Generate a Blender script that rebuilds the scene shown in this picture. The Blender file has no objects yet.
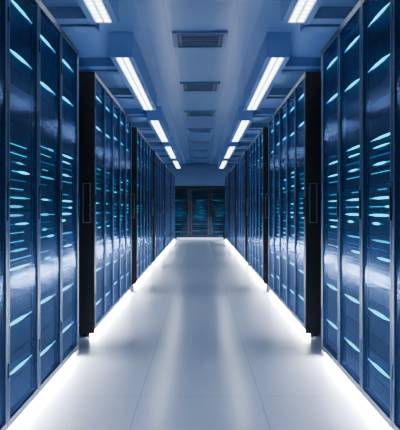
import bpy, random, math
from mathutils import Vector
random.seed(7)
S = bpy.context.scene

# ------------------------------------------------------------ materials
def new_mat(name):
    m = bpy.data.materials.new(name); m.use_nodes = True
    nt = m.node_tree
    for n in list(nt.nodes): nt.nodes.remove(n)
    out = nt.nodes.new('ShaderNodeOutputMaterial')
    return m, nt, out

def pbr(name, col, rough=0.5, metal=0.0, noise=0.0, nscale=8, spec=0.5):
    m, nt, out = new_mat(name)
    b = nt.nodes.new('ShaderNodeBsdfPrincipled')
    b.inputs['Base Color'].default_value = (*col, 1)
    b.inputs['Roughness'].default_value = rough
    b.inputs['Metallic'].default_value = metal
    b.inputs['Specular IOR Level'].default_value = spec
    if noise > 0:
        tc = nt.nodes.new('ShaderNodeTexCoord')
        nz = nt.nodes.new('ShaderNodeTexNoise'); nz.inputs['Scale'].default_value = nscale
        mr = nt.nodes.new('ShaderNodeMapRange')
        mr.inputs['To Min'].default_value = max(0, rough - noise); mr.inputs['To Max'].default_value = rough + noise
        nt.links.new(tc.outputs['Object'], nz.inputs['Vector'])
        nt.links.new(nz.outputs['Fac'], mr.inputs['Value'])
        nt.links.new(mr.outputs['Result'], b.inputs['Roughness'])
    nt.links.new(b.outputs[0], out.inputs[0])
    return m

def emit(name, col, s):
    m, nt, out = new_mat(name)
    e = nt.nodes.new('ShaderNodeEmission')
    e.inputs[0].default_value = (*col, 1); e.inputs[1].default_value = s
    nt.links.new(e.outputs[0], out.inputs[0])
    return m

def tiled(name, col, seam, w, h, offx, offy, rough, mortar, coat=0.0, spec=0.5):
    """grid of tiles w x h metres, drawn from object coordinates"""
    m, nt, out = new_mat(name)
    tc = nt.nodes.new('ShaderNodeTexCoord')
    mp = nt.nodes.new('ShaderNodeMapping')
    mp.inputs['Location'].default_value = (offx, offy, 0)
    br = nt.nodes.new('ShaderNodeTexBrick')
    br.offset = 0.0; br.squash = 1.0
    br.inputs['Scale'].default_value = 1.0
    br.inputs['Brick Width'].default_value = w
    br.inputs['Row Height'].default_value = h
    br.inputs['Mortar Size'].default_value = mortar
    br.inputs['Mortar Smooth'].default_value = 0.1
    br.inputs['Color1'].default_value = (*col, 1)
    br.inputs['Color2'].default_value = (*[c*0.98 for c in col], 1)
    br.inputs['Mortar'].default_value = (*seam, 1)
    b = nt.nodes.new('ShaderNodeBsdfPrincipled')
    b.inputs['Roughness'].default_value = rough
    b.inputs['Specular IOR Level'].default_value = spec
    b.inputs['Coat Weight'].default_value = coat
    b.inputs['Coat Roughness'].default_value = 0.10
    L = nt.links.new
    L(tc.outputs['Object'], mp.inputs[0]); L(mp.outputs[0], br.inputs['Vector'])
    L(br.outputs['Color'], b.inputs['Base Color'])
    L(b.outputs[0], out.inputs[0])
    return m

def glass(name):
    m, nt, out = new_mat(name)
    L = nt.links.new
    tr = nt.nodes.new('ShaderNodeBsdfTransparent'); tr.inputs[0].default_value = (0.85, 0.95, 1, 1)
    df = nt.nodes.new('ShaderNodeBsdfDiffuse'); df.inputs[0].default_value = (0.04, 0.085, 0.22, 1)  # diffuse blue puts the doors' reflected haze into the pane colour
    gl = nt.nodes.new('ShaderNodeBsdfGlossy'); gl.inputs[0].default_value = (0.22, 0.34, 0.68, 1)
    gl.inputs['Roughness'].default_value = 0.13
    m1 = nt.nodes.new('ShaderNodeMixShader'); m1.inputs[0].default_value = 0.08
    L(tr.outputs[0], m1.inputs[1]); L(df.outputs[0], m1.inputs[2])
    fr = nt.nodes.new('ShaderNodeFresnel'); fr.inputs[0].default_value = 1.26
    m2 = nt.nodes.new('ShaderNodeMixShader')
    L(fr.outputs[0], m2.inputs[0]); L(m1.outputs[0], m2.inputs[1]); L(gl.outputs[0], m2.inputs[2])
    L(m2.outputs[0], out.inputs[0])
    return m

M_BLACK = pbr('rack_black_metal', (0.003, 0.004, 0.007), 0.4, 0.0, 0.08, 8, 0.25)
M_FRAME = pbr('door_frame_metal', (0.004, 0.005, 0.010), 0.35, 0.0, 0, 8, 0.25)
M_BEAD  = pbr('door_bead_steel', (0.14, 0.21, 0.36), 0.35, 0.9)
M_SRV   = pbr('server_face_metal', (0.008, 0.013, 0.030), 0.5, 0.0, 0.1, 20, 0.15)
M_SRV2  = pbr('server_face_blue', (0.013, 0.022, 0.050), 0.5, 0.0, 0.1, 20, 0.15)
M_GLASS = glass('tinted_door_glass')
M_LED   = emit('cyan_led', (0.0, 0.42, 0.78), 2.3)
M_LEDB  = emit('cyan_led_bright', (0.0, 0.64, 1.0), 5.0)
M_LEDD  = emit('blue_led_dim', (0.0, 0.22, 0.58), 1.0)
M_LEDF  = emit('teal_led_dim', (0.0, 0.38, 0.70), 0.8)
M_STRIP = emit('floor_strip_white', (0.78, 0.88, 1.0), 190)
M_TUBE  = emit('ceiling_light_cells', (0.75, 0.88, 1.0), 13)
M_PANEL = emit('ceiling_light_diffuser', (0.50, 0.70, 1.0), 2.2)
M_FILL  = emit('added_ceiling_fill_blue', (0.27, 0.47, 1.0), 9)  # glow of the added fill strips that turn the ceiling blue
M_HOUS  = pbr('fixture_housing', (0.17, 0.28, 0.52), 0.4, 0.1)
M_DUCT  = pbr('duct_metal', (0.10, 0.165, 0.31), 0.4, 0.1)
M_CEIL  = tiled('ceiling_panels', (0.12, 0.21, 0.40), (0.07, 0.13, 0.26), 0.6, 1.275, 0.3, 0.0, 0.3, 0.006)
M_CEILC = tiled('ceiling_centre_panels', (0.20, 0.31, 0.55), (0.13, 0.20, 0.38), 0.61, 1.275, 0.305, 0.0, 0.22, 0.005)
M_FLOOR = tiled('floor_tiles', (0.52, 0.52, 0.64), (0.30, 0.30, 0.39), 0.70, 1.4, 0.35, 0.3, 0.19, 0.0025, 0.0, 0.85)
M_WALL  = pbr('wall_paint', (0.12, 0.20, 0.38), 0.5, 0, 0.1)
M_VENT  = pbr('vent_metal', (0.08, 0.13, 0.25), 0.4, 0.3)
M_VDARK = pbr('vent_dark', (0.01, 0.015, 0.03), 0.6)
M_WHITE = pbr('step_white', (0.6, 0.68, 0.8), 0.35)

# ------------------------------------------------------------ mesh builder
class MB:
    def __init__(s): s.v=[]; s.f=[]; s.mi=[]; s.m=[]
    def idx(s, mat):
        if mat not in s.m: s.m.append(mat)
        return s.m.index(mat)
    def box(s, x0,x1,y0,y1,z0,z1, mat):
        if x0>x1: x0,x1=x1,x0
        if y0>y1: y0,y1=y1,y0
        b=len(s.v)
        s.v += [(x0,y0,z0),(x1,y0,z0),(x1,y1,z0),(x0,y1,z0),(x0,y0,z1),(x1,y0,z1),(x1,y1,z1),(x0,y1,z1)]
        s.f += [(b,b+3,b+2,b+1),(b+4,b+5,b+6,b+7),(b,b+1,b+5,b+4),(b+1,b+2,b+6,b+5),(b+2,b+3,b+7,b+6),(b+3,b,b+4,b+7)]
        s.mi += [s.idx(mat)]*6
    def quad(s, pts, mat):
        b=len(s.v); s.v += pts; s.f.append((b,b+1,b+2,b+3)); s.mi.append(s.idx(mat))
    def lens(s, x, y0,y1, zc, h, mat):
        """tapered light bar on a plane x=const"""
        b=len(s.v); l=y1-y0; a=y0+l*0.3; c=y0+l*0.7
        s.v += [(x,y0,zc-0.001),(x,a,zc-h),(x,c,zc-h),(x,y1,zc-0.001),(x,y1,zc+0.001),(x,c,zc+h),(x,a,zc+h),(x,y0,zc+0.001)]
        s.f.append(tuple(range(b,b+8))); s.mi.append(s.idx(mat))
    def mesh(s, name):
        me=bpy.data.meshes.new(name); me.from_pydata(s.v,[],s.f)
        for m in s.m: me.materials.append(m)
        me.polygons.foreach_set('material_index', s.mi); me.update()
        return me
def put(me, name, loc=(0,0,0), rz=0):
    o=bpy.data.objects.new(name, me); o.location=loc; o.rotation_euler=(0,0,rz)
    S.collection.objects.link(o); return o

# ------------------------------------------------------------ dimensions
EYE=1.09; XH=0.90; RB=0.06; RT=2.273; CEIL=2.835
DW=0.6; NR=5; PER=3.81; G1=1.92
Y0=-6.2; Y1=26.6; XW=2.3

# ------------------------------------------------------------ server rack (front at local x=0, facing +X, width along y)
def rack_mesh(name, seed, zt=RT, W=DW, st=0.026, far=False):
    r=random.Random(seed); b=MB(); D=0.95; t=0.018; e=0.0015
    # carcass
    b.box(-D,-0.03, e,t, RB,zt, M_BLACK); b.box(-D,-0.03, W-t,W-e, RB,zt, M_BLACK)
    b.box(-D,-0.03, t,W-t, zt-t,zt, M_BLACK); b.box(-D,-0.03, t,W-t, RB,RB+t, M_BLACK)
    b.box(-D,-D+t, t,W-t, RB+t,zt-t, M_BLACK)
    # plinth / levelling feet
    b.box(-D+0.05,-0.16, 0.03,W-0.03, 0,RB, M_BLACK)
    for yy in (0.05,W-0.09): b.box(-0.12,-0.08, yy,yy+0.04, 0,RB, M_BLACK)
    # mounting rails
    for yy in (0.02,W-0.055): b.box(-0.13,-0.10, yy,yy+0.035, RB+t,zt-t, M_FRAME)
    # door frame
    ra=0.04
    b.box(-0.03,0, e*2,st, RB,zt, M_FRAME); b.box(-0.03,0, W-st,W-e*2, RB,zt, M_FRAME)
    b.box(-0.03,0, st,W-st, zt-ra,zt, M_FRAME); b.box(-0.03,0, st,W-st, RB,RB+ra, M_FRAME)
    # beads
    b.box(-0.004,0.003, st-0.005,st, RB+ra,zt-ra, M_BEAD)
    b.box(-0.004,0.003, W-st,W-st+0.005, RB+ra,zt-ra, M_BEAD)
    b.box(-0.004,0.003, st,W-st, zt-ra,zt-ra+0.005, M_BEAD)
    b.box(-0.004,0.003, st,W-st, RB+ra-0.005,RB+ra, M_BEAD)
    # glass pane
    b.quad([(-0.006,st,RB+ra),(-0.006,W-st,RB+ra),(-0.006,W-st,zt-ra),(-0.006,st,zt-ra)], M_GLASS)
    # swing handle + hinges
    b.box(0,0.010, W-0.022,W-0.008, 1.04,1.20, M_BLACK)
    b.box(0,0.007, W-0.025,W-0.005, 1.10,1.14, M_FRAME)
    for hz in (0.3,1.15,zt-0.3): b.box(0,0.006, 0.004,0.016, hz,hz+0.07, M_BLACK)
    # server units
    z=RB+0.05; y0=st+0.006; y1=W-st-0.006; xf=-0.034
    while z < zt-0.10:
        h=r.choice((0.0445,0.089,0.089,0.1335))
        mid = 0.69 < z+h/2 < 1.47
        mat = M_SRV2 if (r.random()<0.35 and not far) else M_SRV
        b.box(-0.8,xf, y0,y1, z,z+h-0.004, mat)
        b.box(xf,xf+0.008, y0,y0+0.012, z+0.005,z+h-0.009, M_FRAME)
        b.box(xf,xf+0.008, y1-0.012,y1, z+0.005,z+h-0.009, M_FRAME)
        if mid:
            k = max(1,round(h/0.0445))
            for i in range(k):
                if r.random()<0.08: continue
                zc=z+h*(i+0.5)/k - 0.004
                a=r.uniform(y0+0.02,y0+0.2); c=r.uniform(y1-0.25,y1-0.02)
                b.box(xf,xf+0.004, a,c, zc-0.0018,zc+0.0018, M_LEDF if far else (M_LEDD if r.random()<0.5 else M_LED))
                if r.random()<0.5:
                    l=r.uniform(0.14,0.45); q=r.uniform(y0+0.01,y1-0.02-l)
                    b.lens(xf+0.006, q,q+l, zc, r.uniform(0.004,0.0075), M_LEDF if far else (M_LED if r.random()<0.25 else M_LEDB))
        z+=h
    for zc in (2.12,1.85,0.55,0.27):
        if zc>zt-0.1: continue
        zz=zc+r.choice((-0.02,0,0.0,0.02))
        b.box(xf,xf+0.006, y0+0.02,y1-0.02, zz-0.012,zz+0.012, M_FRAME)
        b.box(xf+0.006,xf+0.008, y0+0.01,y1-0.01, zz-0.003,zz+0.003, M_LEDF if far else M_LED)
        q=r.uniform(0.07,0.12)
        b.lens(xf+0.0095, q,q+0.38, zz, 0.009, M_LEDF if far else M_LEDB)
    return b.mesh(name)
variants=[rack_mesh('server_rack_mesh_%d'%i, 11+i) for i in range(5)]

def side_panel(sgn, name):
    """end cover of a rack row: flat black panel with a pull-handle outline, local front edge at x=0"""
    b=MB(); D=0.97
    b.box(-D,0.0, 0,sgn*0.03, RB-0.03,RT, M_BLACK)
    b.box(-D+0.05,-0.15, sgn*0.03,sgn*0.036, 0.15,RT-0.1, M_FRAME)
    hz0,hz1=0.98,1.32; a,c=sgn*0.03,sgn*0.05
    b.box(-0.10,-0.095,a,c,hz0,hz1,M_BEAD); b.box(-0.04,-0.035,a,c,hz0,hz1,M_BEAD)
    b.box(-0.095,-0.04,a,c,hz1-0.005,hz1,M_BEAD); b.box(-0.095,-0.04,a,c,hz0,hz0+0.005,M_BEAD)
    return b.mesh(name)
SP=side_panel(-1,'rack_end_panel_mesh'); SPM=side_panel(1,'rack_back_panel_mesh')

def strip(y0,y1,side):
    b=MB()
    xa=side*(XH+0.022); xb=side*(XH+0.042)
    b.box(xa,xb,y0,y1,0.006,0.057,M_STRIP)
    b.box(xb,xb+side*0.012,y0,y1,0.0,0.058,M_BLACK)
    put(b.mesh('floor_light_strip_mesh'),'floor_light_strip')
    b=MB()  # added fill strip, unseen on the rack tops, brightens the ceiling
    x=side*(XH+0.35)
    b.box(x-0.03,x+0.03,y0+0.1,y1-0.1,RT+0.001,RT+0.025,M_BLACK)
    b.box(x-0.025,x+0.025,y0+0.1,y1-0.1,RT+0.025,RT+0.03,M_FILL)
    put(b.mesh('cove_light_mesh'),'cove_light')

for g in range(-2,6):
    gy=G1+PER*g
    for i in range(NR):
        v=random.randrange(5)
        put(variants[v],'server_rack',(-XH,gy+DW*i,0),0)
        put(variants[random.randrange(5)],'server_rack',(XH,gy+DW*(i+1),0),math.pi)
    put(SP,'rack_end_panel',(-XH,gy-0.001,0),0)
    put(SPM,'rack_end_panel',(XH,gy-0.001,0),math.pi)
    put(SPM,'rack_end_panel',(-XH,gy+DW*NR+0.001,0),0)
    put(SP,'rack_end_panel',(XH,gy+DW*NR+0.001,0),math.pi)
    for s in (-1,1): strip(gy-0.02,gy+DW*NR+0.02,s)

# ------------------------------------------------------------ end of aisle
ER=1.93
endv=[rack_mesh('end_rack_mesh_%d'%i,40+i,ER,0.77,0.07,True) for i in range(2)]
for i in range(3):
    put(endv[i%2],'server_rack',(-1.155+0.77*i,25.45,0),-math.pi/2)
b=MB(); b.box(-0.86,0.86,24.75,25.1,0,0.07,M_WHITE); b.box(-0.86,0.86,24.74,24.75,0.01,0.05,M_PANEL)
put(b.mesh('threshold_step_mesh'),'threshold_step')
b=MB(); b.box(-XW+0.003,XW-0.003,25.40,26.59,ER+0.02,CEIL-0.002,M_WALL); b.box(-XW+0.003,XW-0.003,25.36,25.40,ER+0.02,ER+0.07,M_BLACK)
put(b.mesh('bulkhead_mesh'),'trim_1')

# ------------------------------------------------------------ room shell
def shell(name,x0,x1,y0,y1,z0,z1,m):
    b=MB(); b.box(x0,x1,y0,y1,z0,z1,m); put(b.mesh(name+'_mesh'),name)
shell('floor',-XW-0.1,XW+0.1,Y0-0.1,Y1+0.1,-0.1,0,M_FLOOR)
shell('ceiling',-XW-0.1,XW+0.1,Y0-0.1,Y1+0.1,CEIL,CEIL+0.1,M_CEIL)
shell('wall_left',-XW-0.1,-XW,Y0,Y1,0,CEIL,M_WALL)
shell('wall_right',XW,XW+0.1,Y0,Y1,0,CEIL,M_WALL)
shell('wall_far',-XW-0.1,XW+0.1,Y1,Y1+0.1,0,CEIL,M_WALL)
shell('wall_near',-XW-0.1,XW+0.1,Y0-0.1,Y0,0,CEIL,M_WALL)
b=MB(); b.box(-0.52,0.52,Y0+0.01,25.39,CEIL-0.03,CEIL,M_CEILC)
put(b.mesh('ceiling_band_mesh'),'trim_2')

# ceiling light fixtures
def fixture():
    b=MB(); w=0.115; L=3.5; zt=CEIL; zb=2.59; i_=0.066
    b.box(-w,w,0,L,zb+0.012,zt,M_HOUS)
    b.box(-w,-i_,0,L,zb,zb+0.012,M_HOUS); b.box(i_,w,0,L,zb,zb+0.012,M_HOUS)
    b.box(-i_,i_,0,0.04,zb,zb+0.012,M_HOUS); b.box(-i_,i_,L-0.04,L,zb,zb+0.012,M_HOUS)
    b.box(-i_,i_,0.04,L-0.04,zb+0.008,zb+0.012,M_PANEL)
    n=32; s=(L-0.1)/n
    for r_ in (-1,1):
        for i in range(n):
            y=0.05+i*s; xc=r_*0.032
            b.box(xc-0.020,xc+0.020,y+0.020,y+s-0.020,zb+0.002,zb+0.008,M_TUBE)
    return b.mesh('ceiling_light_mesh')
FX=fixture()
for i in range(-2,4):
    for s in (-1,1): put(FX,'ceiling_light',(s*0.77,6.54+4.65*i,0))

# ceiling vents
def vent():
    b=MB(); w=0.27; zb=CEIL-0.03
    b.box(-w,w,0,0.04,zb-0.018,zb,M_VENT); b.box(-w,w,0.56,0.6,zb-0.018,zb,M_VENT)
    b.box(-w,-w+0.04,0.04,0.56,zb-0.018,zb,M_VENT); b.box(w-0.04,w,0.04,0.56,zb-0.018,zb,M_VENT)
    b.box(-w+0.04,w-0.04,0.04,0.56,zb-0.004,zb-0.001,M_VDARK)
    for i in range(5):
        y=0.10+i*0.09
        b.box(-w+0.07,w-0.07,y,y+0.02,zb-0.016,zb-0.005,M_VENT)
    b.box(-w+0.07,-w+0.085,0.09,0.51,zb-0.016,zb-0.005,M_VENT); b.box(w-0.085,w-0.07,0.09,0.51,zb-0.016,zb-0.005,M_VENT)
    return b.mesh('ceiling_vent_mesh')
VM=vent()
for i in range(-4,8): put(VM,'ceiling_vent',(0,6.4+2.55*i,0))

# transverse ceiling ducts outside light rows
b=MB()
y=Y0+0.5
while y<25:
    for s in (-1,1):
        b.box(s*0.93,s*(XW-0.01),y,y+0.45,CEIL-0.10,CEIL,M_DUCT)
        b.box(s*0.93,s*(XW-0.01),y+0.18,y+0.27,CEIL-0.12,CEIL-0.10,M_VENT)
    y+=1.905
put(b.mesh('ceiling_duct_mesh'),'ceiling_duct')

# ------------------------------------------------------------ world + camera
w=bpy.data.worlds.new('World'); S.world=w; w.use_nodes=True
w.node_tree.nodes['Background'].inputs[0].default_value=(0.02,0.05,0.12,1)
w.node_tree.nodes['Background'].inputs[1].default_value=0.5
cd=bpy.data.cameras.new('camera'); co=bpy.data.objects.new('camera',cd); S.collection.objects.link(co)
co.location=(0,0,EYE); co.rotation_euler=(math.pi/2,0,0)
cd.sensor_fit='HORIZONTAL'; cd.sensor_width=36; cd.lens=60; cd.shift_y=-0.0125; cd.clip_start=0.05
S.camera=co
